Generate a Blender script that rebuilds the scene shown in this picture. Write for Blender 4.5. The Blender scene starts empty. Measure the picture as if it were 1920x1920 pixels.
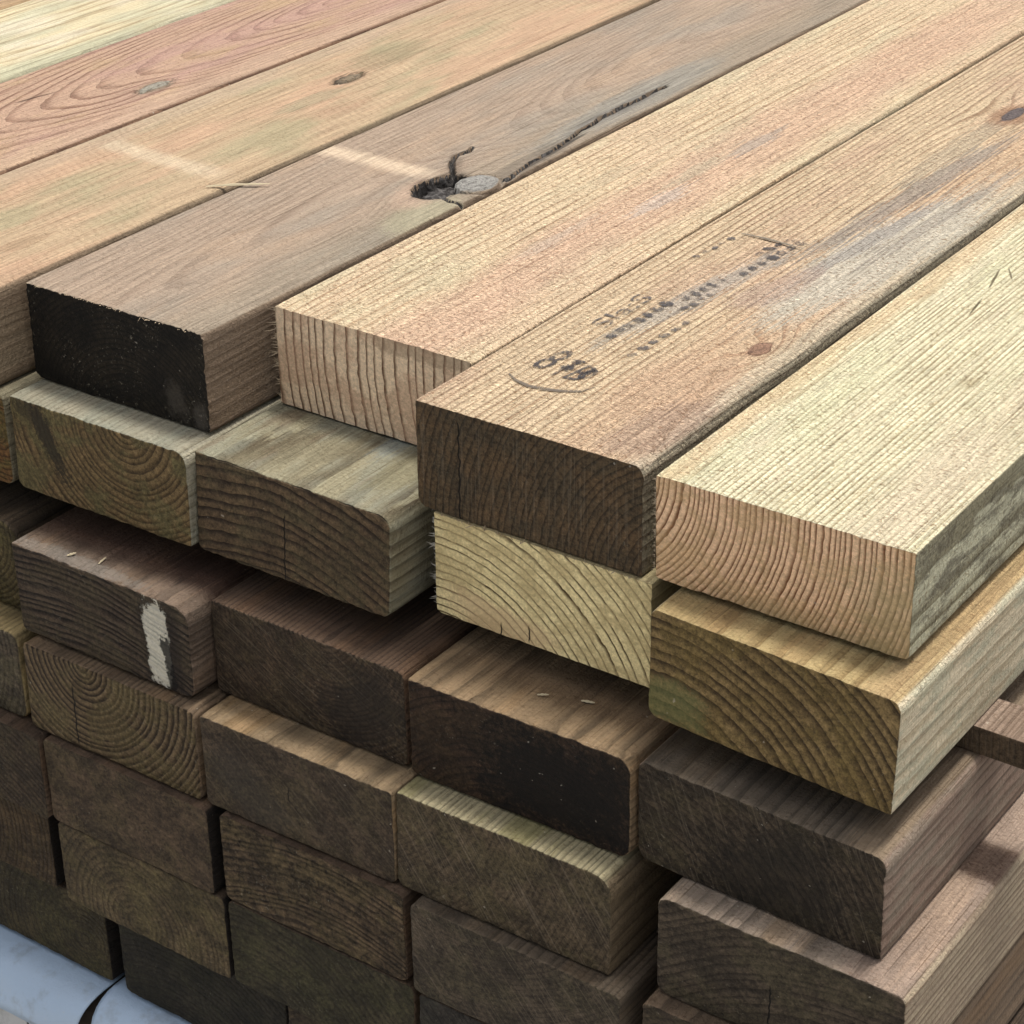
import bpy, bmesh, math, random
import numpy as np
from mathutils import Vector, Matrix, noise as mn

scene = bpy.context.scene
col = scene.collection
U = 0.2                      # one timber width in metres (the stack is measured in timber widths)
ZT = 1.10                    # height of the top of the stack above the ground
OX, OY = 7.5, 52.4
def wpt(x, y, z): return Vector(((x - OX) * U, (y - OY) * U, ZT + z * U))

# ------------------------------------------------------------------ camera
RC = np.array([[0.81730757, 0.5760581, -0.01286091], [0.26747492, -0.39907225, -0.87703963], [-0.51035821, 0.71337116, -0.48024586]])
cam = bpy.data.cameras.new('camera'); camo = bpy.data.objects.new('camera', cam); col.objects.link(camo)
cam.sensor_width = 36; cam.lens = 4179.4 * 36 / 1920; cam.clip_start = 0.02; cam.clip_end = 500
M = Matrix(((RC[0][0], -RC[1][0], -RC[2][0], 0), (RC[0][1], -RC[1][1], -RC[2][1], 0), (RC[0][2], -RC[1][2], -RC[2][2], 0), (0, 0, 0, 1)))
M.translation = wpt(12.66047636, 46.61275003, 3.63964847)
camo.matrix_world = M
scene.camera = camo

# ------------------------------------------------------------------ sky, sun, exposure
SUN_EL, SUN_AZ = math.radians(77), math.radians(15)      # azimuth measured from +Y towards +X
world = bpy.data.worlds.new('World'); scene.world = world; world.use_nodes = True
wn = world.node_tree; wn.nodes.clear()
sky = wn.nodes.new('ShaderNodeTexSky'); sky.sky_type = 'NISHITA'; sky.sun_disc = False
sky.sun_elevation = SUN_EL; sky.sun_rotation = SUN_AZ; sky.air_density = 1.0; sky.dust_density = 6.0; sky.ozone_density = 1.0
hs = wn.nodes.new('ShaderNodeHueSaturation'); hs.inputs['Saturation'].default_value = 0.35
bg = wn.nodes.new('ShaderNodeBackground'); bg.inputs['Strength'].default_value = 0.12
wo = wn.nodes.new('ShaderNodeOutputWorld')
wn.links.new(sky.outputs[0], hs.inputs['Color']); wn.links.new(hs.outputs[0], bg.inputs[0]); wn.links.new(bg.outputs[0], wo.inputs[0])
sl = bpy.data.lights.new('sun', 'SUN'); sl.energy = 2.0; sl.angle = math.radians(10); sl.color = (1.0, 0.965, 0.91)
so = bpy.data.objects.new('sun', sl); col.objects.link(so)
sd = Vector((math.sin(SUN_AZ) * math.cos(SUN_EL), math.cos(SUN_AZ) * math.cos(SUN_EL), math.sin(SUN_EL)))
so.rotation_euler = sd.to_track_quat('Z', 'Y').to_euler(); so.location = (0, 0, 5)
vs = scene.view_settings; vs.view_transform = 'Standard'; vs.look = 'None'; vs.gamma = 1; vs.use_curve_mapping = False
vs.exposure = 0.64
scene.cycles.max_bounces = 6; scene.cycles.diffuse_bounces = 3; scene.cycles.glossy_bounces = 2; scene.cycles.transmission_bounces = 2; scene.cycles.transparent_max_bounces = 4

# ------------------------------------------------------------------ shader node helper
def lin(c): return tuple(((v / 255) / 12.92 if v / 255 <= 0.04045 else (((v / 255) + 0.055) / 1.055) ** 2.4) for v in c)
def desat(c, k):
    l = 0.3 * c[0] + 0.55 * c[1] + 0.15 * c[2]
    return tuple(v + (l - v) * k for v in c)
def T(*c): return tuple(min(v * 0.60, 0.8) for v in desat(lin(c), 0.14)) + (1,)     # photographed colour of a lit top face -> base colour
def T2(*c): return tuple(min(v * 0.84, 0.82) for v in desat(lin(c), 0.22)) + (1,)   # the freshly sawn, bright tops
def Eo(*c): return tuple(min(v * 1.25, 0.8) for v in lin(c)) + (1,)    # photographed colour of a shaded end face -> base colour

class S:
    def __init__(s, g, o): s.g = g; s.o = o
    def __add__(s, b): return s.g.m('ADD', s, b)
    __radd__ = __add__
    def __sub__(s, b): return s.g.m('SUBTRACT', s, b)
    def __rsub__(s, b): return s.g.m('SUBTRACT', b, s)
    def __mul__(s, b): return s.g.m('MULTIPLY', s, b)
    __rmul__ = __mul__
    def __truediv__(s, b): return s.g.m('DIVIDE', s, b)
class NG:
    def __init__(g, name):
        g.mat = bpy.data.materials.new(name); g.mat.use_nodes = True; g.nt = g.mat.node_tree; g.nt.nodes.clear()
    def new(g, t): return g.nt.nodes.new(t)
    def put(g, sock, v):
        if isinstance(v, S): g.nt.links.new(v.o, sock)
        else: sock.default_value = v
    def m(g, op, a, b=None, c=None, clamp=False):
        n = g.new('ShaderNodeMath'); n.operation = op; n.use_clamp = clamp
        g.put(n.inputs[0], a)
        if b is not None: g.put(n.inputs[1], b)
        if c is not None: g.put(n.inputs[2], c)
        return S(g, n.outputs[0])
    def vec(g, x, y, z):
        n = g.new('ShaderNodeCombineXYZ')
        for i, v in enumerate((x, y, z)): g.put(n.inputs[i], v)
        return S(g, n.outputs[0])
    def noise(g, v, scale=1.0, detail=2.0, rough=0.5, dist=0.0):
        n = g.new('ShaderNodeTexNoise'); g.put(n.inputs['Vector'], v)
        n.inputs['Scale'].default_value = scale; n.inputs['Detail'].default_value = detail
        n.inputs['Roughness'].default_value = rough; n.inputs['Distortion'].default_value = dist
        return S(g, n.outputs[0])
    def step(g, x, a, b, lo=0.0, hi=1.0):
        n = g.new('ShaderNodeMapRange'); n.interpolation_type = 'SMOOTHSTEP'
        g.put(n.inputs[0], x)
        if a > b: a, b, lo, hi = b, a, hi, lo
        for i, v in enumerate((a, b, lo, hi)): n.inputs[i + 1].default_value = v
        return S(g, n.outputs[0])
    def mix(g, f, a, b, mode='MIX'):
        n = g.new('ShaderNodeMix'); n.data_type = 'RGBA'; n.blend_type = mode; n.clamp_factor = True
        g.put(n.inputs[0], f); g.put(n.inputs[6], a); g.put(n.inputs[7], b)
        return S(g, n.outputs[2])
    def finish(g, colr, rough, height=None, dist=0.001, spec=0.3, strength=1.0, alpha=None):
        b = g.new('ShaderNodeBsdfPrincipled'); o = g.new('ShaderNodeOutputMaterial')
        g.put(b.inputs['Base Color'], colr); g.put(b.inputs['Roughness'], rough); b.inputs['Specular IOR Level'].default_value = spec
        if height is not None:
            n = g.new('ShaderNodeBump'); n.inputs['Distance'].default_value = dist; n.inputs['Strength'].default_value = strength
            g.put(n.inputs['Height'], height); g.nt.links.new(n.outputs[0], b.inputs['Normal'])
        if alpha is not None: g.put(b.inputs['Alpha'], alpha)
        g.nt.links.new(b.outputs[0], o.inputs[0])
        return g.mat

# ------------------------------------------------------------------ sawn softwood, rings run through the whole solid
def wood(name, seed=0.0, pith=(100, -250), sp=6.0, wob=6.0, sharp=0.5,
         top=((0.4, 0.3, 0.2, 1), (0.2, 0.14, 0.09, 1)), ring_top=0.6, fuzz=0.5, ripple=0.0,
         tints=(), bands=(), patches=(), boxes=(), knots=(),
         end=((0.1, 0.08, 0.05, 1), (0.05, 0.04, 0.03, 1)), ring_end=0.8, end_dirt=None, end_tint=None,
         saw=(0.0, 45), fleck=0.0, end_patches=(), relief=0.5, checks=(),
         side=None, side_dirt=None, side_amt=0.8, rough=0.8, ptilt=0.0, streak=0.5, lump=0.5, gr=1.0):
    g = NG(name)
    tc = g.new('ShaderNodeTexCoord')
    sx = g.new('ShaderNodeSeparateXYZ'); g.nt.links.new(tc.outputs['Object'], sx.inputs[0])
    x, y, z = (S(g, sx.outputs[i]) * 1000.0 for i in range(3))
    sn = g.new('ShaderNodeSeparateXYZ'); g.nt.links.new(tc.outputs['Normal'], sn.inputs[0])
    Nx, Ny, Nz = (S(g, sn.outputs[i]) for i in range(3))
    isend = g.step(g.m('ABSOLUTE', Ny), 0.55, 0.85)
    isside = g.step(g.m('ABSOLUTE', Nx), 0.45, 0.8)
    istop = g.step(Nz, 0.2, 0.6)
    sd_ = seed * 37.7
    # rings
    wx = (g.noise(g.vec(x * 0.008 + sd_, y * 0.0022, z * 0.008), 1, 1) - 0.5) * (wob * 2)
    wz = (g.noise(g.vec(x * 0.008, y * 0.0022 + sd_, z * 0.008 + 9.1), 1, 2) - 0.5) * (wob * 2)
    px = x - pith[0] + wx; pz = z - pith[1] + wz
    if ptilt: pz = pz - y * ptilt
    r = g.m('SQRT', px * px + pz * pz)
    for (kx, ky, s_, el, amp) in knots:
        dx = (x - kx) / s_; dy = (y - ky) / (s_ * el)
        r = r + g.m('EXPONENT', (dx * dx + dy * dy) * -1.0) * amp
    fine = g.noise(g.vec(x * 0.09, y * 0.02, z * 0.09), 1, 2)
    ph = r / sp + (g.noise(g.vec(r * (0.22 / sp) + sd_, 0.0, 0.0), 1, 2) - 0.5) * 3.0 + (fine - 0.5) * 0.35
    t = g.m('FRACT', ph)
    late = g.step(t, sharp, 0.93) * g.step(t, 1.0, 0.955)
    # fibres and surface fuzz
    fib = g.noise(g.vec(x * 0.42 + sd_, y * 0.014, z * 0.42), 1, 3, 0.65)
    blot = g.noise(g.vec(x * 0.014 + sd_, y * 0.006, z * 0.014), 1, 3, 0.65)
    wool = g.noise(g.vec(x * 0.25, y * 0.33 + sd_, z * 0.25), 1, 3, 0.7, 0.9)
    # long-grain colour
    c = g.mix(late * ring_top * g.m('MAXIMUM', blot * 2.6 - 0.5, 0.12), top[0], top[1])
    for i, (tc_, amt, sc, lo, hi) in enumerate(tints):
        n = g.noise(g.vec(x * 0.014 * sc + sd_ * 1.7 + i * 5.3, y * 0.0035 * sc, z * 0.014 * sc), 1, 3, 0.55)
        c = g.mix(g.step(n + (fib - 0.5) * 0.16, lo, hi) * amt, c, tc_)
    for (x0, x1, soft, tc_, amt) in bands:
        xb = x + (blot - 0.5) * 46 + (fib - 0.5) * 26
        k = g.step(xb, x0 - soft, x0 + soft) * g.step(xb, x1 + soft, x1 - soft) * (wool * 0.8 + 0.5)
        c = g.mix(k * amt * istop, c, tc_)
    for (cx, cy, rx, ry, ang, tc_, amt, edge) in patches:
        ca, sa = math.cos(math.radians(ang)), math.sin(math.radians(ang))
        ux = ((x - cx) * ca + (y - cy) * sa) / rx; uy = ((y - cy) * ca - (x - cx) * sa) / ry
        d = g.m('SQRT', ux * ux + uy * uy) + (wool - 0.5) * edge + (blot - 0.5) * (edge * 1.6) + (fib - 0.5) * (edge * 2.2)
        c = g.mix(g.step(d, 1.15, 0.65) * amt * istop, c, tc_)
    for (x0, x1, y0, y1, slope, soft, tc_, amt) in boxes:
        yy = y - x * slope + (fine - 0.5) * 9 + (wool - 0.5) * 10 + (blot - 0.5) * 8
        k = g.step(yy, y0 - soft, y0 + soft) * g.step(yy, y1 + soft, y1 - soft) * g.step(x, x0 - 4, x0 + 4) * g.step(x, x1 + 25, x1 - 25)
        c = g.mix(k * amt * istop * (wool * 0.9 + 0.45), c, tc_)
    if side is not None:
        cs = g.mix(late * ring_top, side[0], side[1])
        if side_dirt is not None:
            cs = g.mix(g.step(g.noise(g.vec(x * 0.04, y * 0.014 + sd_, z * 0.05), 1, 5, 0.75), 0.46, 0.58) * side_dirt[1], cs, side_dirt[0])
        c = g.mix(isside * side_amt, c, cs)
    c = g.mix(0.9, c, g.vec(*(3 * [fib * 1.3 + 0.37])), 'MULTIPLY')
    hair = g.step(g.noise(g.vec(x * 0.8 + sd_, y * 0.006, z * 0.8 + 3.0), 1, 2, 0.6), 0.6, 0.72)
    c = g.mix(hair * streak, c, g.mix(1.0, c, (0.5, 0.42, 0.34, 1), 'MULTIPLY'))
    if fuzz:
        tick = g.step(wool, 0.53, 0.68)
        c = g.mix(g.m('MINIMUM', tick * (1.0 * fuzz), 0.9), c, g.mix(0.85, c, (0.40, 0.31, 0.23, 1), 'MULTIPLY'))
        pale = g.step(wool, 0.46, 0.30)
        c = g.mix(g.m('MINIMUM', pale * (0.7 * fuzz), 0.8), c, g.mix(1.0, c, (1.42, 1.38, 1.30, 1), 'MULTIPLY'))
    hl = fib * 0.8 - hair * 0.5 + wool * (4.2 * fuzz + 0.3) + late * (0.9 * ring_top)
    if ripple:
        rp = g.m('SINE', (y * 0.9 + x * 0.42 + (fine - 0.5) * 9) * (6.283 / 9.5))
        rp = rp * g.step(g.noise(g.vec(x * 0.012, y * 0.006 + 3.3 + sd_, 0.0), 1, 2), 0.42, 0.6)
        hl = hl + rp * (0.35 * ripple)
        c = g.mix((rp * 0.5 + 0.5) * (0.16 * ripple) * istop, c, g.mix(1.0, c, (0.55, 0.45, 0.38, 1), 'MULTIPLY'))
    # end grain
    grit = g.noise(g.vec(x * 0.3 + sd_, z * 0.3, y * 0.3), 1, 4, 0.8)
    eb = g.noise(g.vec(x * 0.026 + sd_ * 2.1, z * 0.034, 1.7), 1, 5, 0.78)
    mid = g.noise(g.vec(x * 0.11 + sd_, z * 0.11, 4.4), 1, 3, 0.7, 0.5)
    ce = g.mix(late * ring_end * (eb * 0.9 + 0.5), end[0], end[1])
    if end_tint is not None:
        ce = g.mix(g.step(g.noise(g.vec(x * 0.022 + 4 + sd_, z * 0.027, 0.3), 1, 4, 0.72), 0.44, 0.58) * end_tint[1], ce, end_tint[0])
    if end_dirt is not None:
        ce = g.mix(g.step(eb, 0.38, 0.62) * end_dirt[1], ce, end_dirt[0])
    ce = g.mix(gr, ce, g.vec(*(3 * [(grit + mid * lump) * 2.3 - (0.12 + 1.15 * lump)])), 'MULTIPLY')
    he = late * (-1.7 * relief) + grit * (1.5 * gr) + mid * (2.6 * lump)
    if saw[0]:
        ca, sa = math.cos(math.radians(saw[1])), math.sin(math.radians(saw[1]))
        q = (x * ca + z * sa); w_ = (z * ca - x * sa)
        sw = g.noise(g.vec(q * 0.55 + sd_, w_ * 0.012, 0.0), 1, 2, 0.6)
        ce = g.mix(g.step(sw, 0.5, 0.72) * saw[0], ce, g.mix(0.6, ce, (0.30, 0.24, 0.17, 1)))
        he = he + sw * 0.5
    if fleck:
        fl = g.noise(g.vec(x * 0.33 + sd_, z * 0.33, 0.0), 1, 3, 0.7, 0.8)
        fm = g.noise(g.vec(x * 0.018 + sd_, z * 0.02, 8.0), 1, 2)
        ce = g.mix(g.step(fl, 0.6, 0.72) * g.step(fm, 0.4, 0.62) * fleck, ce, Eo(135, 128, 112))
    for (cx, cz, rx, rz, ang, tc_, amt, edge, *so__) in end_patches:
        soft_ = so__[0] if so__ else 0.35
        ca, sa = math.cos(math.radians(ang)), math.sin(math.radians(ang))
        ux = ((x - cx) * ca + (z - cz) * sa) / rx; uz = ((z - cz) * ca - (x - cx) * sa) / rz
        d = g.m('POWER', g.m('POWER', g.m('ABSOLUTE', ux), 4.0) + g.m('POWER', g.m('ABSOLUTE', uz), 4.0), 0.25) + (grit - 0.5) * edge + (eb - 0.5) * (edge * 1.5) + (mid - 0.5) * edge
        ce = g.mix(g.step(d, 1.0 + soft_, 1.0 - soft_) * amt, ce, tc_)
    ce = g.mix(0.8 * gr, ce, g.vec(*(3 * [grit * 1.2 + 0.4])), 'MULTIPLY')
    for (cx, z0, z1, wd) in checks:      # drying checks across the end grain
        dd = g.m('ABSOLUTE', x - cx + (g.noise(g.vec(z * 0.08, cx, 0.0), 1, 2) - 0.5) * 8)
        k = g.step(dd, wd, wd * 0.35) * g.step(z, z0 - 3, z0 + 3) * g.step(z, z1 + 3, z1 - 3)
        ce = g.mix(k * 0.9, ce, (0.006, 0.005, 0.004, 1)); he = he - k * 2.0
    cc = g.mix(isend, c, ce)
    hh = hl + (he - hl) * isend
    speck = g.noise(g.vec(x * 0.21 + sd_, y * 0.21, z * 0.21), 1, 1)
    cc = g.mix(g.step(speck, 0.785, 0.80) * 0.4, cc, (0.5, 0.45, 0.36, 1))
    return g.finish(cc, rough, hh, 0.0011, 0.22)

# ------------------------------------------------------------------ mesh of one timber
def beam_mesh(name, W, H, L, rad, er, skew=0.0, tilt=0.0, seed=0, nx=64, dense=(), disp=None, fray=0.25, warp=0.5, deep=None):
    """W,H,L,rad,er in mm; x 0..W, y 0..L, z 0..-H; rad = corner radii TL,TR,BR,BL"""
    tl, tr, br, bl = rad
    pts = []
    def line(a, b, n): 
        for i in range(n): 
            k = i / n; pts.append((a[0] + (b[0] - a[0]) * k, a[1] + (b[1] - a[1]) * k, *nrm))
    def arc(cx, cz, r, a0, n):
        for i in range(n):
            a = math.radians(a0 - 90 * i / n); pts.append((cx + r * math.cos(a), cz + r * math.sin(a), math.cos(a), math.sin(a)))
    nrm = (0, 1); line((tl, 0), (W - tr, 0), nx)
    arc(W - tr, -tr, tr, 90, 6)
    nrm = (1, 0); line((W, -tr), (W, -H + br), 28)
    arc(W - br, -H + br, br, 0, 6)
    nrm = (0, -1); line((W - br, -H), (bl, -H), 44)
    arc(bl, -H + bl, bl, -90, 6)
    nrm = (-1, 0); line((0, -H + bl), (0, -tl), 28)
    arc(tl, -tl, tl, 180, 6)
    P = np.array(pts)
    ys = [0, er * 0.3, er, er + 1.5, er + 4, er + 9, 20, 35]
    yy = 60
    while yy < L: ys.append(yy); yy += 40
    for (a, b, d) in dense: ys += list(np.arange(a, b, d))
    ys = sorted(set(round(v, 3) for v in ys)); ys = [v for i, v in enumerate(ys) if i == 0 or v - ys[i - 1] > 0.25 or v <= er]
    ys += [L]
    m = len(P); V = []; DP = {}
    rs = np.random.RandomState(seed + 11)
    chip = np.array([0.6 * mn.noise(Vector((p[0] * 0.07, p[1] * 0.07, seed * 3.1))) + 0.7 * mn.noise(Vector((p[0] * 0.35, p[1] * 0.35, seed * 5.1))) - 1.2 * max(0, mn.noise(Vector((p[0] * 0.16, p[1] * 0.16, seed * 1.3))) - 0.25) for p in P])
    for y in ys:
        if y == 0: ins = er
        elif y <= er * 0.31: ins = er * 0.35
        else: ins = 0
        for k in range(m):
            px, pz, nx_, nz_ = P[k]
            o = -ins
            if y <= er + 4: o += chip[k] * 1.7 * fray * (1 - y / (er + 5)) - fray * 0.3
            o += warp * mn.noise(Vector((px * 0.02 + seed * 7.7, y * 0.006, pz * 0.02)))
            X = px + nx_ * o; Z = pz + nz_ * o
            if disp is not None and nz_ > 0.25: dd_ = disp(px, y) * nz_; Z += dd_; DP[len(V)] = dd_
            f = max(0.0, 1 - y / 300)
            V.append((X * 0.001, (y + f * (skew * px + tilt * pz)) * 0.001, Z * 0.001))
    F = []; n = len(ys)
    for i in range(n - 1):
        for k in range(m):
            k2 = (k + 1) % m
            F.append((i * m + k, i * m + k2, (i + 1) * m + k2, (i + 1) * m + k))
    F.append(tuple(range(m - 1, -1, -1)))
    F.append(tuple((n - 1) * m + k for k in range(m)))
    me = bpy.data.meshes.new(name); me.from_pydata(V, [], F)
    sm = np.ones(len(F), bool); sm[-2:] = False
    me.polygons.foreach_set('use_smooth', sm)
    if disp is not None and deep is not None:
        mi = np.zeros(len(F), np.int32)
        for fi, f in enumerate(F[:-2]):
            if sum(DP.get(v, 0.0) for v in f) < 4 * deep: mi[fi] = 1
        me.polygons.foreach_set('material_index', mi)
    me.update()
    # make the face normals point outwards
    bm = bmesh.new(); bm.from_mesh(me); bmesh.ops.recalc_face_normals(bm, faces=bm.faces[:]); bm.to_mesh(me); bm.free()
    return me

H0 = 0.4428722
LEVEL = dict(A=0.0, B=-0.44753496, C=-1.01150563, D=-1.46000501, E=-1.90846545, F=-2.35669574, G=-2.80493787)
beams = {}
def beam(key, x, y, label, mat, W=1.0, H=H0, yaw=0.0, skew=0.0, tilt=0.0, roll=0.0, L=1.8, rad=(4, 4, 4, 4), er=1.0, group='sawn timbers piled in the stack', **kw):
    me = beam_mesh('sawn_timber', W * 200, min(H, 0.4455) * 200, L * 1000, rad, er, skew, tilt, seed=sum(map(ord, key)) % 97, **kw)
    me.materials.append(mat)
    o = bpy.data.objects.new('sawn_timber', me); col.objects.link(o)
    p = wpt(x, y, LEVEL[key[0]]); p.z += roll * 0.5 * W * U
    o.location = p; o.rotation_euler = (0, roll, yaw)
    o['label'] = label; o['category'] = 'timber'; o['group'] = group
    beams[key] = o
    return o
def child(name, me, parent, mat, label=None, kind=None):
    me.materials.append(mat); o = bpy.data.objects.new(name, me); col.objects.link(o); o.parent = parent
    if label: o['label'] = label
    if kind: o['kind'] = kind
    return o

# ------------------------------------------------------------------ the ground
def concrete():
    g = NG('yard_concrete'); tc = g.new('ShaderNodeTexCoord'); P = S(g, tc.outputs['Object'])
    n = g.noise(P, 3.0, 6, 0.65); k = g.noise(P, 60.0, 3, 0.6)
    c = g.mix(n, (0.30, 0.29, 0.27, 1), (0.46, 0.44, 0.41, 1)); c = g.mix(k * 0.4, c, (0.12, 0.11, 0.1, 1))
    return g.finish(c, 0.9, n * 0.4 + k * 0.6, 0.003)
me = bpy.data.meshes.new('ground'); me.from_pydata([(-60, -60, 0), (60, -60, 0), (60, 60, 0), (-60, 60, 0)], [], [(0, 1, 2, 3)])
me.materials.append(concrete()); gr = bpy.data.objects.new('ground', me); col.objects.link(gr); gr['kind'] = 'structure'

# ------------------------------------------------------------------ top layer
FRESH = dict(rad=(0.8, 0.8, 0.8, 5), er=0.4, fray=0.5)
WORN = dict(rad=(5, 7, 6, 6), er=1.6, fray=0.6)
ROUND = dict(rad=(8, 10, 9, 9), er=2.2, fray=0.8)

def seg_d(px, py, pl):
    b = 1e9
    for (ax, ay), (bx, by) in zip(pl[:-1], pl[1:]):
        vx, vy = bx - ax, by - ay; k = max(0, min(1, ((px - ax) * vx + (py - ay) * vy) / (vx * vx + vy * vy + 1e-9)))
        b = min(b, math.hypot(px - ax - k * vx, py - ay - k * vy))
    return b
def sstep(v, a, b):
    k = max(0, min(1, (v - a) / (b - a))); return k * k * (3 - 2 * k)
CR1 = [(150, 402), (143, 414), (128, 430), (117, 452), (121, 468), (116, 480)]
CR2 = [(176, 578), (177, 600), (172, 622), (174, 640), (171, 662), (175, 690), (172, 715), (174, 742)]
CR3 = [(196, 424), (193, 450), (188, 478), (186, 520), (180, 560), (176, 580)]
CR4 = [(160, 360), (172, 356), (186, 350), (204, 352)]
def disp_a4(x, y):
    if x < 90 or y < 325 or y > 770: return 0.0
    d = 0.0
    kd = math.hypot((x - 181) / 19, (y - 400) / 25)                      # the hard grey knot, standing a little proud
    hd = math.hypot((x - 157) / 24, (y - 376) / 37) + 0.12 * mn.noise(Vector((x * 0.15, y * 0.15, 0)))
    hole = 1 - sstep(hd, 0.82, 1.0)
    knot = 1 - sstep(kd, 0.93, 1.06)
    rough = mn.noise(Vector((x * 0.12, y * 0.12, 4.0))) * 2.5
    rim = 1 - sstep(abs(kd - 1.06), 0.03, 0.12)
    d = -hole * (8 + rough + 14 * (1 - sstep(abs(hd - 0.78), 0.05, 0.22)))
    d = d * (1 - knot) + knot * (0.9 - 1.2 * max(0, 1 - kd) + 0.3 * rough) - rim * 3.0 * (1 - knot)
    for pl, w, dep in ((CR1, 3.0, 10), (CR2, 3.2, 11), (CR3, 2.6, 8), (CR4, 2.6, 7)):
        q = seg_d(x, y, pl) + mn.noise(Vector((x * 0.2, y * 0.09, 2.2))) * 0.8
        d -= dep * (1 - sstep(q, w * 0.3, w)) * (1 - knot)
        d -= 0.4 * (1 - sstep(q, 2, 9)) * (1 - knot)
    return d
def knot_disp(kx, ky, rx, ry, dep):
    def f(x, y):
        kd = math.hypot((x - kx) / rx, (y - ky) / ry)
        if kd > 2.5: return 0.0
        q = (1 - sstep(abs(kd - 1.0), 0.02, 0.2)) * (0.35 + 0.65 * sstep(mn.noise(Vector((x * 0.09, y * 0.09, ky))), -0.15, 0.2))
        return -dep * q + 0.5 * (1 - sstep(kd, 0.6, 0.95)) * mn.noise(Vector((x * 0.3, y * 0.3, 1.0)))
    return f

g_ = NG('shaded_cavity'); tc_ = g_.new('ShaderNodeTexCoord'); n_ = g_.noise(S(g_, tc_.outputs['Object']), 160.0, 4, 0.7)
cavity_shade = g_.finish(g_.mix(g_.step(n_, 0.42, 0.68), (0.016, 0.013, 0.011, 1), (0.10, 0.092, 0.085, 1)), 0.85, n_, 0.003)  # hole and split interiors: recess shade put into the colour, over mottled grey
m = wood('pale_green_pine', 1.1, pith=(120, -60), sp=9, wob=10, top=(T(232, 214, 168), T(178, 152, 104)), ring_top=0.9, fuzz=0.35,
         tints=((T(202, 205, 172), 0.5, 1.2, 0.46, 0.62), (T(240, 228, 200), 0.5, 1.6, 0.5, 0.66)), bands=((180, 230, 12, T(192, 190, 152), 0.6),))
beam('A1', 2.775, 51.9, 'pale cream and green timber along the far side of the pink knotty beam', m, W=1.008, yaw=-0.002, **WORN)
m = wood('tan_far_pine', 2.3, pith=(90, -190), sp=8, top=(T(200, 165, 120), T(150, 115, 80)), fuzz=0.3)
beam('A0', 1.745, 51.9, 'tan timber past the pale cream and green one in the top layer', m, W=1.0, yaw=-0.002, **WORN)
m = wood('pink_knotty_pine', 3.7, pith=(105, -150), ptilt=0.15, sp=7.5, wob=5, streak=0.3, top=(T(212, 172, 140), T(150, 108, 84)), ring_top=0.95, fuzz=0.6,
         knots=((150, 568, 24, 1.6, 10),),
         tints=((T(205, 160, 142), 0.6, 1.0, 0.45, 0.62), (T(215, 180, 130), 0.6, 1.4, 0.5, 0.65)),
         bands=((178, 215, 8, T(222, 186, 152), 0.7),),
         patches=((149, 567, 13, 32, 0, T(135, 122, 100), 0.75, 0.3), (149, 567, 6, 20, 0, T(190, 186, 170), 0.8, 0.9), (70, 470, 2.2, 28, -10, T(95, 66, 48), 0.8, 0.5)),
         side=(T(150, 110, 80), T(110, 75, 55)), side_amt=0.9)
beam('A2', 3.795, 51.95, 'pinkish timber with arched grain and a grey knot beside the pale green one', m, W=1.025, yaw=-0.003, dense=((525, 612, 2.5),), nx=70, disp=knot_disp(149, 567, 10, 27, 2.5), **WORN)
m = wood('tan_ripple_pine', 4.1, pith=(150, -90), sp=7, wob=8, top=(T(212, 182, 140), T(168, 132, 96)), ring_top=0.45, fuzz=0.45, ripple=0.8,
         knots=((93, 688, 34, 2.0, 12),),
         tints=((T(178, 172, 128), 0.55, 1.3, 0.5, 0.64), (T(222, 176, 138), 0.6, 1.0, 0.48, 0.62)),
         bands=((-10, 28, 14, T(204, 182, 150), 0.6),),
         patches=((93, 688, 12, 28, 0, T(52, 44, 36), 0.95, 0.35), (94, 690, 8, 19, 0, T(150, 132, 104), 0.8, 0.5), (80, 775, 26, 70, 0, T(160, 148, 108), 0.5, 0.6), (108, 610, 16, 50, 0, T(165, 160, 122), 0.5, 0.6)),
         boxes=((25, 176, 388, 413, -0.05, 9, T(232, 208, 170), 0.85),),
         side=(T(150, 128, 100), T(105, 85, 62)), side_amt=0.8)
beam('A3', 4.845, 52.0, 'tan timber with a dark ringed knot and fine saw ripples across its top', m, W=1.022, yaw=-0.0025, dense=((650, 728, 2.5),), nx=70, disp=knot_disp(93, 688, 9, 22, 4.5), **WORN)
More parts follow.
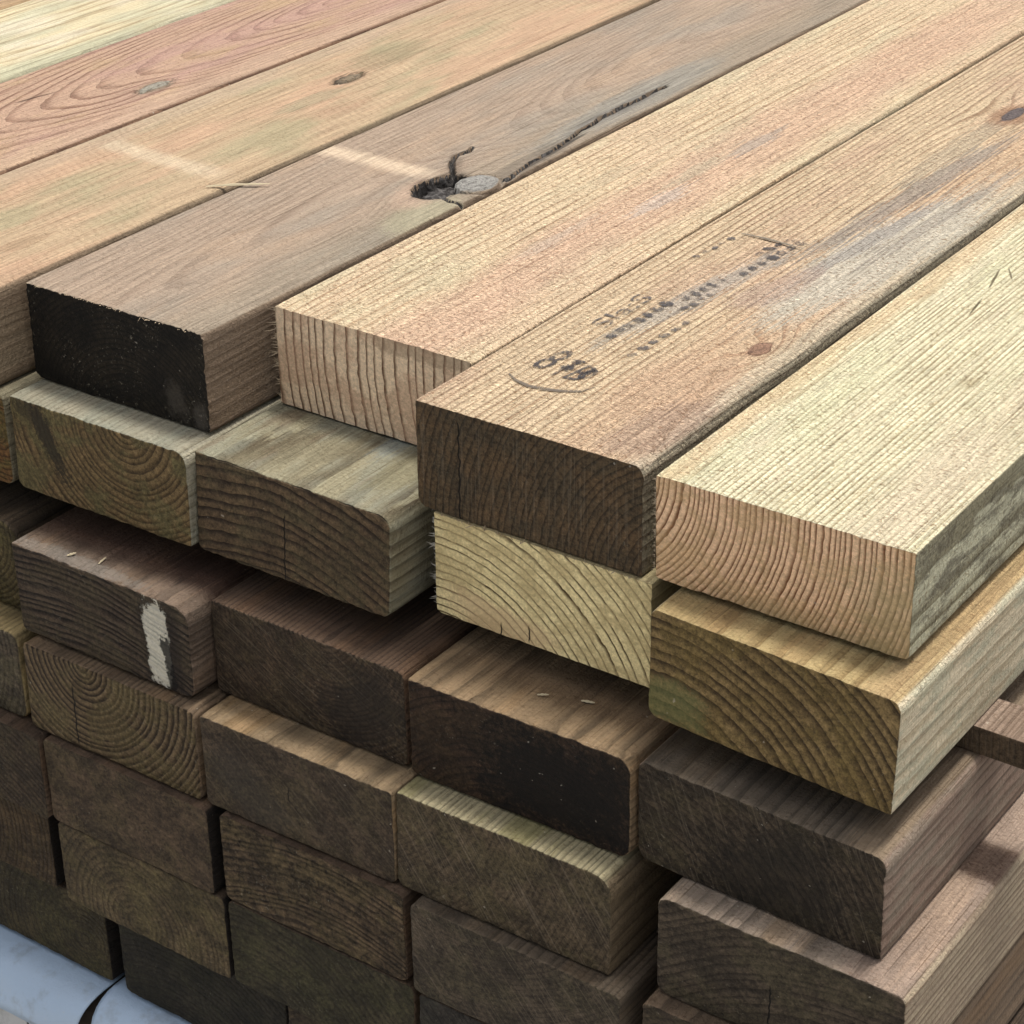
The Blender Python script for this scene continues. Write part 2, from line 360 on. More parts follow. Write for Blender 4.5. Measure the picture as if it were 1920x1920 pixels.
m = wood('grey_brown_split_pine', 5.3, pith=(110, -110), ptilt=0.06, sp=4.6, wob=6, sharp=0.35, top=(T(190, 165, 138), T(150, 124, 102)), ring_top=0.5, fuzz=0.45, ripple=0.5,
         knots=((165, 392, 50, 1.7, 34), (60, 560, 60, 2.5, 10)),
         tints=((T(168, 158, 140), 0.55, 1.0, 0.45, 0.65), (T(196, 165, 132), 0.5, 1.3, 0.5, 0.65)),
         bands=((150, 230, 26, T(160, 150, 126), 0.5),),
         patches=((170, 690, 26, 190, 0, T(165, 160, 146), 0.7, 0.4), (174, 645, 10, 95, 0, T(130, 124, 116), 0.6, 0.4), (174, 662, 3.4, 88, 0.5, T(26, 22, 20), 0.97, 0.25), (190, 310, 30, 60, 0, T(188, 180, 142), 0.6, 0.5),
                  (150, 352, 26, 46, 10, T(214, 180, 150), 0.6, 0.5), (158, 378, 26, 40, 0, T(46, 40, 36), 0.8, 0.3), (190, 500, 4, 80, 3, T(54, 46, 40), 0.8, 0.5), (188, 480, 14, 90, 3, T(120, 108, 94), 0.5, 0.6), (134, 425, 3.2, 24, 33, T(40, 34, 30), 0.85, 0.3), (117, 460, 2.5, 14, 0, T(50, 42, 36), 0.8, 0.3), (181, 400, 19, 25, 0, T(160, 156, 148), 0.95, 0.2),  # dark patches along hole and splits paint in recess shade too
                  (184, 398, 9, 14, 20, T(122, 116, 108), 0.6, 1.2), (156, 366, 9, 15, 0, T(84, 80, 76), 0.7, 0.5), (128, 436, 9, 34, 34, T(110, 92, 76), 0.4, 0.6)),
         boxes=((-5, 128, 384, 408, 0.0, 9, T(240, 212, 176), 1.0),),
         end=(Eo(33, 28, 20), Eo(14, 11, 8)), ring_end=0.9, end_dirt=(Eo(15, 13, 10), 0.8), fleck=0.8, lump=0.7, relief=0.15,
         end_patches=((163, -68, 9, 13, 12, Eo(80, 74, 66), 0.4, 1.8, 0.5), (190, -78, 6, 10, 0, Eo(90, 84, 76), 0.4, 1.8, 0.5)),
         side=(T(150, 124, 96), T(112, 88, 66)), side_amt=0.75)
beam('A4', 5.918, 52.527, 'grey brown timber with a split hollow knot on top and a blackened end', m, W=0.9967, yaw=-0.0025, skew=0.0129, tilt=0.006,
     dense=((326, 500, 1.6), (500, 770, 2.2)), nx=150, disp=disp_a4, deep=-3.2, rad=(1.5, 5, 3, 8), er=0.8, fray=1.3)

beams['A4'].data.materials.append(cavity_shade)
m = wood('fresh_orange_pine', 6.9, gr=0.5, lump=0.15, pith=(420, -20), sp=9.6, wob=4, sharp=0.62, top=(T2(232, 202, 154), T2(186, 146, 98)), ring_top=0.9, fuzz=1.3,
         tints=((T2(226, 190, 148), 0.5, 1.0, 0.46, 0.62), (T2(214, 204, 158), 0.45, 1.4, 0.5, 0.66)),
         bands=((96, 172, 16, T2(222, 174, 138), 0.7),),
         patches=((133, 560, 10, 52, 0, T2(178, 164, 148), 0.6, 1.3), (138, 372, 9, 48, 0, T2(206, 186, 168), 0.65, 1.3), (124, 470, 8, 60, 0, T2(190, 176, 140), 0.5, 1.3), (110, 250, 8, 60, 0, T2(200, 182, 160), 0.4, 1.3)),
         end=(Eo(216, 186, 156), Eo(92, 64, 44)), ring_end=1.0, end_tint=(Eo(172, 138, 112), 0.5), relief=0.25, saw=(0.12, 5),
         end_patches=((150, -4, 50, 8, 0, Eo(130, 108, 86), 0.5, 0.8),))
beam('A5', 6.970, 52.913, 'freshly cut light orange timber set back beside the stamped one, burrs on its end', m, W=0.998, H=0.440, yaw=0.003, tilt=0.003, **{**FRESH, 'rad': (0.8, 3, 0.8, 0.8)})

m = wood('stamped_pine', 7.7, pith=(255, -105), sp=6.5, wob=8, sharp=0.5, top=(T2(222, 192, 146), T2(168, 130, 88)), ring_top=0.95, fuzz=1.2,
         knots=((172, 222, 24, 2.0, 16), (102, 852, 34, 2.4, 22)),
         tints=((T2(206, 166, 130), 0.55, 1.1, 0.48, 0.64),),
         bands=((120, 185, 16, T2(204, 160, 118), 0.55), (186, 230, 7, T2(196, 186, 158), 0.55)),
         patches=((160, 470, 40, 210, -3, T2(204, 194, 170), 0.85, 0.6), (118, 590, 15, 190, -3, T2(150, 142, 132), 0.65, 0.9), (140, 500, 10, 130, -4, T2(158, 150, 142), 0.6, 1.0), (166, 560, 8, 160, -3, T2(150, 140, 128), 0.45, 1.0), (100, 720, 12, 130, 0, T2(160, 148, 124), 0.4, 0.9),
                  (76, 290, 15, 130, -6, T2(176, 168, 154), 0.65, 0.9), (120, 330, 20, 60, -12, T2(188, 156, 134), 0.6, 0.8), (150, 130, 40, 70, -10, T2(206, 166, 126), 0.6, 0.8),
                  (170, 222, 9, 17, 0, T2(128, 92, 70), 0.85, 0.35), (102, 852, 22, 40, 0, T2(166, 118, 76), 0.7, 0.4), (102, 852, 9, 26, 0, T2(92, 82, 84), 0.9, 0.4), (178, 60, 26, 60, -14, T2(176, 144, 118), 0.6, 0.6)),
         end=(Eo(82, 65, 45), Eo(32, 24, 16)), ring_end=0.75, end_dirt=(Eo(52, 47, 36), 0.6), fleck=0.25, saw=(0.35, 0), relief=0.3, checks=((40, -92, -8, 0.9),),
         side=(T2(150, 140, 112), T2(112, 100, 76)), side_amt=0.8)
def disp_a6(x, y):
    q = seg_d(x, y, [(203, -5), (192, 30), (180, 93), (172, 130), (160, 175)]) if x > 140 and y < 185 else 99
    return -2.2 * (1 - sstep(q, 0.3, 1.3))
beam('A6', 7.985, 52.532, 'timber with faded black stamped lettering, a long stain and a dark end', m, W=1.0094, H=0.4455, yaw=0.0007, skew=0.008, tilt=0.01, roll=-0.0012,
     dense=((0, 190, 2.5),), nx=110, disp=disp_a6, rad=(1.0, 9, 3, 9), er=0.6, fray=0.5)

m = wood('fresh_yellow_pine', 8.9, gr=0.5, lump=0.15, pith=(-75, 4), sp=4.6, wob=3.5, sharp=0.42, top=(T2(234, 222, 176), T2(176, 156, 104)), ring_top=1.0, fuzz=1.0,
         tints=((T2(216, 212, 160), 0.5, 1.0, 0.46, 0.64), (T2(226, 206, 168), 0.45, 1.4, 0.5, 0.66)),
         bands=((-5, 16, 8, T2(222, 180, 120), 0.6), (150, 190, 12, T2(220, 196, 158), 0.55)),
         patches=((51, 455, 1.3, 22, 12, T2(104, 90, 56), 0.9, 0.3), (58, 472, 1.0, 14, 30, T2(110, 96, 60), 0.8, 0.3), (63, 390, 1.3, 22, 8, T2(104, 90, 56), 0.9, 0.3), (120, 260, 7, 14, 0, T2(180, 160, 110), 0.6, 0.9)),
         end=(Eo(210, 175, 140), Eo(102, 66, 40)), ring_end=1.0, end_tint=(Eo(168, 140, 100), 0.5), relief=0.35, saw=(0.1, 60),
         end_patches=((196, -66, 40, 46, 0, Eo(142, 134, 98), 0.45, 0.8, 0.6), (130, -92, 80, 16, 0, Eo(144, 130, 92), 0.45, 0.8, 0.6)),
         side=(T2(206, 202, 164), T2(150, 142, 106)), side_dirt=(T2(106, 98, 76), 0.7), side_amt=1.0)
beam('A7', 9.057, 52.518, 'freshly cut yellow green timber on the open right edge of the top layer', m, W=0.9995, H=0.424, yaw=0.006, tilt=-0.0342, roll=0.0018, **{**FRESH, 'rad': (0.8, 1.2, 4, 3)})

# ------------------------------------------------------------------ second layer
m = wood('rusty_brown_end', 9.3, pith=(190, -40), sp=5, top=(T(150, 140, 110), T(110, 96, 70)), end=(Eo(92, 66, 38), Eo(54, 38, 22)), end_tint=(Eo(84, 78, 44), 0.6), relief=0.8, fleck=0.3)
beam('B0', 4.915, 52.325, 'rusty brown timber end beneath the tan rippled beam', m, W=1.0, rad=(5, 10, 10, 8), er=2.0)
m = wood('olive_brown_worn', 10.2, pith=(136, 6), sp=6.0, wob=7, sharp=0.35, top=(T(188, 180, 152), T(150, 140, 108)), ring_top=0.6, fuzz=0.5, tints=((T(168, 172, 150), 0.6, 1.2, 0.45, 0.6),),
         end=(Eo(104, 86, 58), Eo(52, 40, 26)), ring_end=0.9, end_tint=(Eo(88, 82, 54), 0.8), end_dirt=(Eo(74, 62, 40), 0.4), relief=0.7,
         end_patches=((42, -30, 8, 34, 28, Eo(40, 36, 28), 0.8, 1.1), (24, -12, 22, 9, -30, Eo(50, 44, 34), 0.6, 1.0)), fleck=0.2)
beam('B1', 5.947, 52.334, 'olive brown timber with a cracked worn end under the blackened end', m, W=0.998, H=0.432, skew=0.0133, tilt=0.021, roll=0.002, rad=(1.5, 13, 4, 9), er=1.2, fray=0.8)
m = wood('ridged_dark_end', 11.8, pith=(75, -330), sp=9.0, wob=9, sharp=0.35, top=(T(172, 162, 126), T(106, 92, 66)), ring_top=0.85, fuzz=0.5,
         tints=((T(166, 168, 146), 0.5, 1.8, 0.46, 0.6), (T(132, 110, 86), 0.55, 2.2, 0.52, 0.64)), patches=((165, 70, 24, 50, 0, T(158, 146, 104), 0.6, 0.6), (130, 120, 14, 60, 0, T(160, 172, 168), 0.5, 0.7)),
         end=(Eo(88, 72, 52), Eo(30, 23, 16)), ring_end=1.0, end_tint=(Eo(74, 66, 46), 0.6), end_dirt=(Eo(56, 44, 33), 0.5), relief=1.1, checks=((95, -92, -30, 0.8),))
beam('B2', 6.951, 52.391, 'dark timber with wavy ridged end grain below the light orange one', m, W=1.0087, tilt=0.0596, skew=-0.0055, roll=0.002, rad=(1.5, 12, 9, 8), er=1.8, fray=1.0)
m = wood('fresh_arched_end', 12.4, gr=0.5, lump=0.15, pith=(8, -172), sp=7.6, wob=5, sharp=0.62, top=(T(190, 172, 122), T(150, 128, 84)), fuzz=0.4,
         end=(Eo(206, 190, 142), Eo(70, 54, 32)), ring_end=1.0, end_tint=(Eo(166, 148, 106), 0.7), relief=0.3, fleck=0.35,
         end_patches=((60, -78, 46, 14, -8, Eo(182, 154, 118), 0.55, 0.7),), checks=((88, -86, -74, 0.9), (62, -90, -80, 0.8)))
beam('B3', 8.065, 52.52, 'freshly cut pale timber end with arched rings directly under the stamped beam', m, W=0.985, H=0.4455, skew=0.0, roll=-0.0015, rad=(1, 1, 1, 5), er=0.4, fray=0.5)
m = wood('olive_arched_end', 13.9, pith=(12, -185), sp=9.5, wob=7, sharp=0.25, top=(T(216, 188, 124), T(158, 128, 74)), ring_top=0.8, fuzz=0.6, tints=((T(204, 164, 104), 0.5, 1.2, 0.48, 0.62),), bands=((176, 210, 10, T(212, 176, 122), 0.6),),
         end=(Eo(114, 95, 62), Eo(44, 33, 20)), ring_end=1.0, end_tint=(Eo(104, 88, 50), 0.5), end_dirt=(Eo(82, 66, 36), 0.4), relief=0.35, fleck=0.25,
         end_patches=((20, -72, 26, 16, 0, Eo(98, 100, 62), 0.6, 0.9),),
         side=(T2(222, 204, 164), T2(176, 156, 116)), side_dirt=(T2(176, 176, 144), 0.6), side_amt=1.0)
beam('B4', 9.134, 52.379, 'honey topped timber with an olive arched grain end below the yellow green one', m, W=1.0058, H=0.4455, skew=-0.055, tilt=0.0237, roll=0.001, rad=(6, 9, 2, 9), er=0.8, fray=0.5)

# ------------------------------------------------------------------ third layer
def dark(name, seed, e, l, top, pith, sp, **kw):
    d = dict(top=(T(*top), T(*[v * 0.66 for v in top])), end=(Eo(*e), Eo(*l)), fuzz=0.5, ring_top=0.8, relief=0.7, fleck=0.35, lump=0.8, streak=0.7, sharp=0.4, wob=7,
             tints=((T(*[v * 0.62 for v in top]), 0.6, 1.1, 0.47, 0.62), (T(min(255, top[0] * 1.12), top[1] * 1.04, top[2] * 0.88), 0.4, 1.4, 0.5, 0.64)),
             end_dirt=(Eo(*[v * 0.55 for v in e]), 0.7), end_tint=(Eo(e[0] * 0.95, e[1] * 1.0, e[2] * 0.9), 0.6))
    d.update(kw)
    return wood(name, seed, pith=pith, sp=sp, **d)
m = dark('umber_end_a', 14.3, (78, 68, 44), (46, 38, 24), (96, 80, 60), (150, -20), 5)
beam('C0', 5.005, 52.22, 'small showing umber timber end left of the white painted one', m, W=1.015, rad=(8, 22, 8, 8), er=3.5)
m = dark('painted_dark_end', 15.6, (70, 58, 46), (17, 13, 10), (150, 126, 104), (60, -420), 6.6, ring_end=1.1, relief=1.5, sharp=0.35, lump=0.35, end_dirt=(Eo(44, 34, 26), 0.3),
         boxes=((-5, 260, 30, 400, 0.0, 14, T(92, 60, 42), 0.8),), patches=((170, 62, 34, 30, 0, T(52, 52, 48), 0.8, 0.6), (60, 8, 90, 9, 0, T(158, 150, 138), 0.5, 0.9)),
         end_patches=((170, -46, 22, 44, 4, Eo(34, 28, 23), 0.75, 0.5), (165, -45, 13, 38, 2, Eo(186, 180, 162), 0.97, 0.7, 0.08), (176, -60, 5, 26, 8, Eo(20, 16, 13), 0.9, 1.4, 0.15)), saw=(0.2, 88))
beam('C1', 6.097, 52.111, 'dark ridged timber end daubed with a stripe of white paint', m, W=1.009, H=0.434, roll=0.002, tilt=-0.0057, rad=(1, 16, 10, 6), er=1.2, fray=1.0)
m = dark('charcoal_saw_end', 16.2, (68, 55, 42), (34, 27, 20), (118, 92, 70), (120, 15), 4.5, ring_end=0.7, relief=0.3, saw=(0.35, 62), end_patches=((158, -52, 44, 30, 40, Eo(32, 29, 26), 0.6, 1.2),))
beam('C2', 7.118, 52.232, 'charcoal brown timber end with slanting saw marks right of the white painted one', m, W=1.0, tilt=-0.0065, **WORN)
m = dark('blackish_red_end', 17.5, (54, 40, 29), (24, 17, 12), (176, 146, 106), (100, -170), 6, ring_end=0.9, relief=0.25, end_patches=((140, -48, 70, 40, 0, Eo(12, 10, 8), 0.85, 1.2),),
         patches=((120, 60, 110, 26, 0, T(120, 92, 62), 0.5, 0.7),))
beam('C3', 8.149, 52.213, 'blackish red timber with a pale worn lip under the fresh arched end', m, W=1.0034, skew=0.0168, roll=-0.001, rad=(1, 14, 9, 7), er=1.6, fray=0.9)
m = dark('charcoal_arched_end', 18.7, (64, 54, 42), (26, 20, 15), (122, 108, 90), (-40, -210), 7, ring_end=0.8, relief=0.45, saw=(0.3, 20), end_patches=((120, -58, 50, 40, 35, Eo(28, 25, 21), 0.6, 1.2),),
         bands=((172, 215, 8, T(176, 150, 118), 0.7),), side=(T(176, 148, 126), T(124, 100, 84)), side_dirt=(T(176, 164, 140), 0.4), side_amt=1.0)
beam('C4', 9.166, 52.252, 'charcoal ended timber with brownish side beneath the honey topped one', m, W=1.0109, skew=-0.0242, tilt=-0.0245, roll=-0.001, yaw=-0.001, rad=(8, 9, 3, 11), er=1.2, fray=0.8)

# ------------------------------------------------------------------ fourth layer
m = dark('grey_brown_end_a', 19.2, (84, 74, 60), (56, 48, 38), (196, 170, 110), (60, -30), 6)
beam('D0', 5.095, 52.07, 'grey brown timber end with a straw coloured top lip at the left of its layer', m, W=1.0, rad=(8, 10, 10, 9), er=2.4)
m = dark('deep_ring_end', 20.8, (94, 79, 58), (36, 28, 20), (150, 124, 94), (72, 2), 6.2, ring_end=1.1, relief=1.6, sharp=0.25, lump=0.5, end_dirt=(Eo(66, 52, 36), 0.3), fleck=0.5, checks=((58, -84, -26, 1.0),))
beam('D1', 6.146, 52.050, 'brown timber end with deep cupped rings and a check, below the painted one', m, W=1.0, H=0.442, roll=0.0015, skew=0.006, tilt=0.008, rad=(7, 7, 5, 8), er=1.8, fray=1.0)
m = dark('slate_smudge_end', 21.4, (72, 60, 47), (56, 46, 36), (176, 148, 108), (110, -200), 7, ring_end=0.5, relief=0.25, saw=(0.25, 48), end_patches=((48, -58, 40, 24, -42, Eo(52, 48, 42), 0.5, 1.0),), checks=((92, -52, -38, 0.7),))
beam('D2', 7.173, 52.057, 'brown timber end with a slate grey smudge, right of the deep cupped rings', m, W=0.9885, skew=0.0138, rad=(3, 4, 5, 6), er=1.2, fray=0.9)
m = dark('sawn_lip_end', 22.9, (80, 68, 52), (52, 43, 31), (196, 182, 138), (-60, 40), 5.5, ring_end=0.6, relief=0.3, saw=(0.5, 35), tints=((T(150, 142, 84), 0.7, 1.2, 0.47, 0.62),),
         side=(T(128, 106, 78), T(96, 78, 56)), side_amt=0.9)
beam('D3', 8.164, 52.089, 'grey brown timber end with straight saw scoring and a bright striped lip', m, W=0.9998, skew=0.0085, tilt=0.032, rad=(3, 17, 3, 9), er=1.6, fray=1.0)
m = dark('dim_brown_end', 23.3, (72, 62, 50), (42, 35, 27), (192, 170, 146), (190, -300), 7, ring_end=0.8, relief=0.5, bands=((150, 230, 12, T(190, 160, 138), 0.6),), boxes=((-5, 230, 148, 192, 0.0, 3, T(128, 98, 78), 0.8),),
         side=(T(206, 184, 150), T(150, 124, 94)), side_dirt=(T(172, 146, 120), 0.5), side_amt=1.0, checks=((95, -84, -40, 0.8),))
beam('D4', 9.345, 52.119, 'timber jutting out to the right with a batten stain on its top', m, W=0.9932, H=0.4455, roll=-0.001, rad=(8, 8, 5, 10), er=1.6, fray=0.7)

# ------------------------------------------------------------------ lower layers
SPEC = [
 ('E0', 5.228, 52.0, 'umber timber end at the left of the fifth layer from the top', (66, 54, 41), (46, 38, 28), (120, 96, 74), (80, -200), 6, {}),
 ('E1', 6.235, 52.017, 'plain fuzzy brown timber end with a crumbling upper edge under the cupped rings', (78, 64, 49), (62, 51, 39), (120, 96, 74), (100, -260), 8, dict(ring_end=0.4, relief=0.3, lump=0.9)),
 ('E2', 7.251, 52.035, 'brown timber end with rough crumbly bands of raised grain', (84, 69, 51), (44, 35, 25), (120, 96, 74), (110, -330), 6.5, dict(relief=1.6, fleck=0.7, ring_end=0.9, lump=1.5)),
 ('E3', 8.271, 52.016, 'cold grey timber end below the one scored by the saw', (74, 64, 52), (44, 37, 29), (120, 104, 84), (40, 120), 5, dict(saw=(0.35, 40), relief=0.3, ring_end=0.5)),
 ('E4', 9.330, 52.045, 'brown timber end under the beam that juts out to the right', (70, 59, 47), (38, 31, 24), (150, 124, 96), (70, -120), 7, dict(relief=0.7)),
 ('F0', 5.175, 52.05, 'reddish brown timber end left of the wide black slot in the sixth layer', (72, 58, 40), (46, 36, 26), (110, 90, 70), (60, -40), 6, {}),
 ('F1', 6.249, 52.023, 'tawny timber end with an arched ring pattern beside the wide black slot', (88, 75, 54), (54, 44, 31), (110, 90, 70), (90, -75), 6.5, dict(relief=0.7, ring_end=0.7)),
 ('F2', 7.262, 52.03, 'dull olive timber end under the rough crumbly one', (62, 56, 40), (42, 37, 27), (110, 90, 70), (30, -150), 7, dict(relief=0.5)),
 ('F3', 8.292, 52.02, 'slate brown timber end below the cold grey one', (58, 53, 47), (42, 37, 31), (110, 90, 70), (110, 60), 6, {}),
 ('F4', 9.36, 52.06, 'lowest showing timber end on the right side of the stack', (62, 53, 42), (42, 35, 27), (110, 90, 70), (110, 60), 6, {}),
 ('G0', 5.430, 52.075, 'dull mossy timber end standing on the blue plastic sheet', (62, 54, 36), (46, 38, 26), (110, 90, 70), (170, -50), 6, dict(relief=0.5)),
 ('G1', 6.515, 52.07, 'nearly black timber end over the torn end of the blue plastic', (42, 38, 29), (30, 26, 20), (100, 82, 64), (60, -180), 6, dict(relief=0.4)),
 ('G2', 7.53, 52.06, 'brown timber end right of the nearly black one in the bottom layer', (64, 54, 41), (44, 36, 27), (110, 90, 70), (90, -140), 6, {}),
 ('G3', 8.56, 52.06, 'bottom layer timber end below the slate brown one', (62, 54, 44), (44, 36, 27), (110, 90, 70), (90, -140), 6, {}),
]
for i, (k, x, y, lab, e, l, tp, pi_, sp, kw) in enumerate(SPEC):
    if k in ('E1', 'F0', 'F1', 'G0', 'G1'): kw = dict(kw, side=(T(44, 36, 29), T(30, 24, 19)), side_amt=1.0)  # side colours darkened so the gaps between these ends read as black shade
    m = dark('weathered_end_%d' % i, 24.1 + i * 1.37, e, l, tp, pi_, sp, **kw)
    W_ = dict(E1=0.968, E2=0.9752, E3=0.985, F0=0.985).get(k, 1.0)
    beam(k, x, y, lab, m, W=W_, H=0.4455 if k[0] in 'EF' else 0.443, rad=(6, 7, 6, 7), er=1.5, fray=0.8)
# timbers inside the stack that carry the left of the top layer (their ends face the same way, out of frame)
mh = dark('weathered_end_inner', 77.0, (70, 58, 44), (48, 39, 29), (120, 98, 76), (90, -140), 6)
src = None
for lv in 'BCDEFG':
    for x in (dict(B=3.88, C=3.97, D=4.06, E=4.18, F=4.15, G=4.40)[lv], dict(B=2.85, C=2.94, D=3.03, E=3.15, F=3.12, G=3.37)[lv], dict(B=1.82, C=1.91, D=2.00, E=2.12, F=2.09, G=2.34)[lv]):
        if src is None:
            src = beam(lv + 'h', x, 52.1, 'weathered timber in the left part of the stack', mh, rad=(6, 7, 6, 7), er=1.5, group='inner timbers of the stack')
        else:
            o = src.copy(); col.objects.link(o); o.location = wpt(x, 52.1, LEVEL[lv])

# ------------------------------------------------------------------ battens between the second and third layer
def box_mesh(name, sx, sy, sz, bev, seed=0, n=12):
    bm = bmesh.new(); bmesh.ops.create_cube(bm, size=1)
    for v in bm.verts: v.co = Vector((v.co.x * sx, v.co.y * sy, v.co.z * sz))
    bmesh.ops.bevel(bm, geom=bm.edges[:], offset=bev, segments=2, affect='EDGES', profile=0.6)
    me = bpy.data.meshes.new(name); bm.to_mesh(me); bm.free()
    return me
mb = wood('batten_wood', 51.0, pith=(0, -40), sp=4.5, wob=4, top=(T(178, 152, 128), T(120, 96, 78)), fuzz=0.5, ring_top=0.8, tints=((T(150, 124, 102), 0.6, 2.0, 0.46, 0.6),),
          side=(T(178, 152, 128), T(120, 96, 78)), end=(Eo(72, 60, 46), Eo(48, 40, 30)), ring_end=0.5)
th = (LEVEL['B'] - 0.4455 - LEVEL['C']) * U - 0.0006
for i, yb in enumerate((53.075, 58.3)):
    me = box_mesh('spacer_batten', 1.86, 0.043, th, 0.0015)
    me.materials.append(mb)
    o = bpy.data.objects.new('spacer_batten', me); col.objects.link(o)
    p = wpt(6.1, yb, LEVEL['C']); o.location = (p.x, p.y, p.z + th / 2 + 0.0003)
    o['label'] = ('thin brown spacer batten poking out at the right between two layers', 'thin spacer batten deep in the rear of the stack')[i]
    o['category'] = 'batten'; o['group'] = 'spacer battens in the stack'

# ------------------------------------------------------------------ saw burrs (loose fibres left by the saw)
def plain(name, c, rough=0.8, var=0.3, sc=90.0):
    g = NG(name); tc = g.new('ShaderNodeTexCoord'); n = g.noise(S(g, tc.outputs['Object']), sc, 3, 0.6)
    return g.finish(g.mix(n, c, tuple(v * (1 - var) for v in c[:3]) + (1,)), rough, n, 0.0006)
fibre_mat = plain('pale_fibre', T(226, 200, 160))
grey_fibre = plain('grey_fibre', T(205, 198, 180))
def burr(name, parent, roots, mat, lmin, lmax, dirn, spread, seed, wid=0.00042):
    rnd = random.Random(seed); V = []; F = []
    cl = [Vector(r) for r in roots[::5]]
    for r in roots:
        c_ = min(cl, key=lambda q: (q - Vector(r)).length); r = tuple(Vector(r).lerp(c_, rnd.choice((0.0, 0.5, 0.85))))
        d = Vector(dirn) + Vector((rnd.gauss(0, spread), rnd.gauss(0, spread), rnd.gauss(0, spread))); d.normalize()
        bend = Vector((rnd.gauss(0, 0.5), rnd.gauss(0, 0.5), rnd.gauss(0, 0.5)))
        ln = rnd.uniform(lmin * 0.5, lmax) * (0.35 + 1.1 * rnd.random() ** 2.5); w = wid * rnd.uniform(0.6, 1.5)
        a = d.orthogonal().normalized(); b = d.cross(a)
        base = len(V)
        for s in range(4):
            k = s / 3; c = Vector(r) + d * (ln * k) + bend * (ln * k * k * 0.35); ww = w * (1 - 0.85 * k)
            for q in range(3):
                an = q * 2.094; V.append(tuple(c + (a * math.cos(an) + b * math.sin(an)) * ww))
        for s in range(3):
            for q in range(3): F.append((base + s * 3 + q, base + s * 3 + (q + 1) % 3, base + s * 3 + 3 + (q + 1) % 3, base + s * 3 + 3 + q))
    me = bpy.data.meshes.new(name); me.from_pydata(V, [], F); me.update()
    return child(name, me, parent, mat, kind='stuff')
R = random.Random(5)
burr('saw_burr', beams['A5'], [(0.0004 + R.uniform(0, 0.001), R.uniform(0, 0.0012), -R.uniform(0.001, 0.086)) for i in range(110)], fibre_mat, 0.003, 0.0075, (-1, -0.35, 0.0), 0.3, 1)
burr('saw_burr', beams['B3'], [(0.0004, R.uniform(0, 0.001), -R.uniform(0.002, 0.084)) for i in range(60)], grey_fibre, 0.0025, 0.008, (-1, -0.3, 0.2), 0.35, 2)
burr('saw_burr', beams['B3'], [(R.uniform(0.003, 0.19) ** 1.0, R.uniform(-0.0008, 0.0005), -0.0006) for i in range(90)], fibre_mat, 0.002, 0.006, (0.2, -0.5, 0.6), 0.4, 3)
burr('saw_burr', beams['A7'], [(0.0004, R.uniform(0, 0.001), -R.uniform(0.002, 0.08)) for i in range(80)], fibre_mat, 0.0015, 0.0035, (-1, -0.4, 0.0), 0.35, 4)
burr('saw_burr', beams['A4'], [(R.uniform(0.002, 0.19), 0.0004, -0.0006) for i in range(60)], fibre_mat, 0.001, 0.003, (0.1, -0.9, 0.1), 0.4, 5)
burr('saw_burr', beams['A6'], [(R.uniform(0.004, 0.185), R.uniform(-0.0005, 0.0006) + 0.0235 * 0.1, -0.088) for i in range(50)], grey_fibre, 0.0015, 0.004, (0.1, -0.7, -0.4), 0.5, 6)

# ------------------------------------------------------------------ knots set in the top faces
def knot_mat(name, c0, c1, seed):
    g = NG(name); tc = g.new('ShaderNodeTexCoord'); sx = g.new('ShaderNodeSeparateXYZ'); g.nt.links.new(tc.outputs['Object'], sx.inputs[0])
    x = S(g, sx.outputs[0]) * 1000.0; y = S(g, sx.outputs[1]) * 620.0
    n = g.noise(g.vec(x * 0.16 + seed, y * 0.16, 0.0), 1, 4, 0.7); f = g.noise(g.vec(x * 0.6, y * 0.6, seed), 1, 3, 0.7)
    r = g.m('SQRT', x * x + y * y) + (n - 0.5) * 9
    k = g.m('SINE', r * 1.9) * 0.5 + 0.5
    c = g.mix(k * 0.25, c0, c1); c = g.mix(g.step(n, 0.5, 0.62) * 0.75, c, c1); c = g.mix(1.0, c, g.vec(*(3 * [f * 1.5 + 0.25])), 'MULTIPLY')
    return g.finish(c, 0.75, k * 0.6 + f, 0.0012, 0.25)
def knot(key, cx, cy, rx, ry, mat, ang=0.0, rise=0.6, edge=2.5, seed=0.0, label=None):
    V = [(0, 0, rise * 0.5)]; F = []; nr, na = 5, 40; ca, sa = math.cos(math.radians(ang)), math.sin(math.radians(ang))
    for i in range(1, nr + 1):
        q = i / nr
        for j in range(na):
            a = 2 * math.pi * j / na; w = 1 + 0.22 * mn.noise(Vector((math.cos(a) * 1.6, math.sin(a) * 1.6, seed)))
            u = rx * q * w * math.cos(a); v = ry * q * w * math.sin(a)
            zz = rise + 0.5 * mn.noise(Vector((u * 0.2, v * 0.2, seed + 3))) * rise if i < nr else -edge
            if i == nr - 1: zz = rise * 0.7
            if i == nr - 1: u *= 1.16; v *= 1.16
            V.append(((u * ca - v * sa), (u * sa + v * ca), zz))
    for j in range(na): F.append((0, 1 + j, 1 + (j + 1) % na))
    for i in range(nr - 1):
        for j in range(na):
            a0 = 1 + i * na; F.append((a0 + j, a0 + na + j, a0 + na + (j + 1) % na, a0 + (j + 1) % na))
    me = bpy.data.meshes.new('knot'); me.from_pydata([tuple(c * 0.001 for c in v) for v in V], [], F)
    for p in me.polygons: p.use_smooth = True
    o = child('knot', me, beams[key], mat, label=label); o.location = (cx * 0.001, cy * 0.001, 0)
    return o
knot('A4', 181, 399, 18.5, 24.5, knot_mat('grey_knot', T(176, 172, 162), T(104, 98, 90), 2.0), 0, 1.5, 5, 1.0, 'hard grey knot')
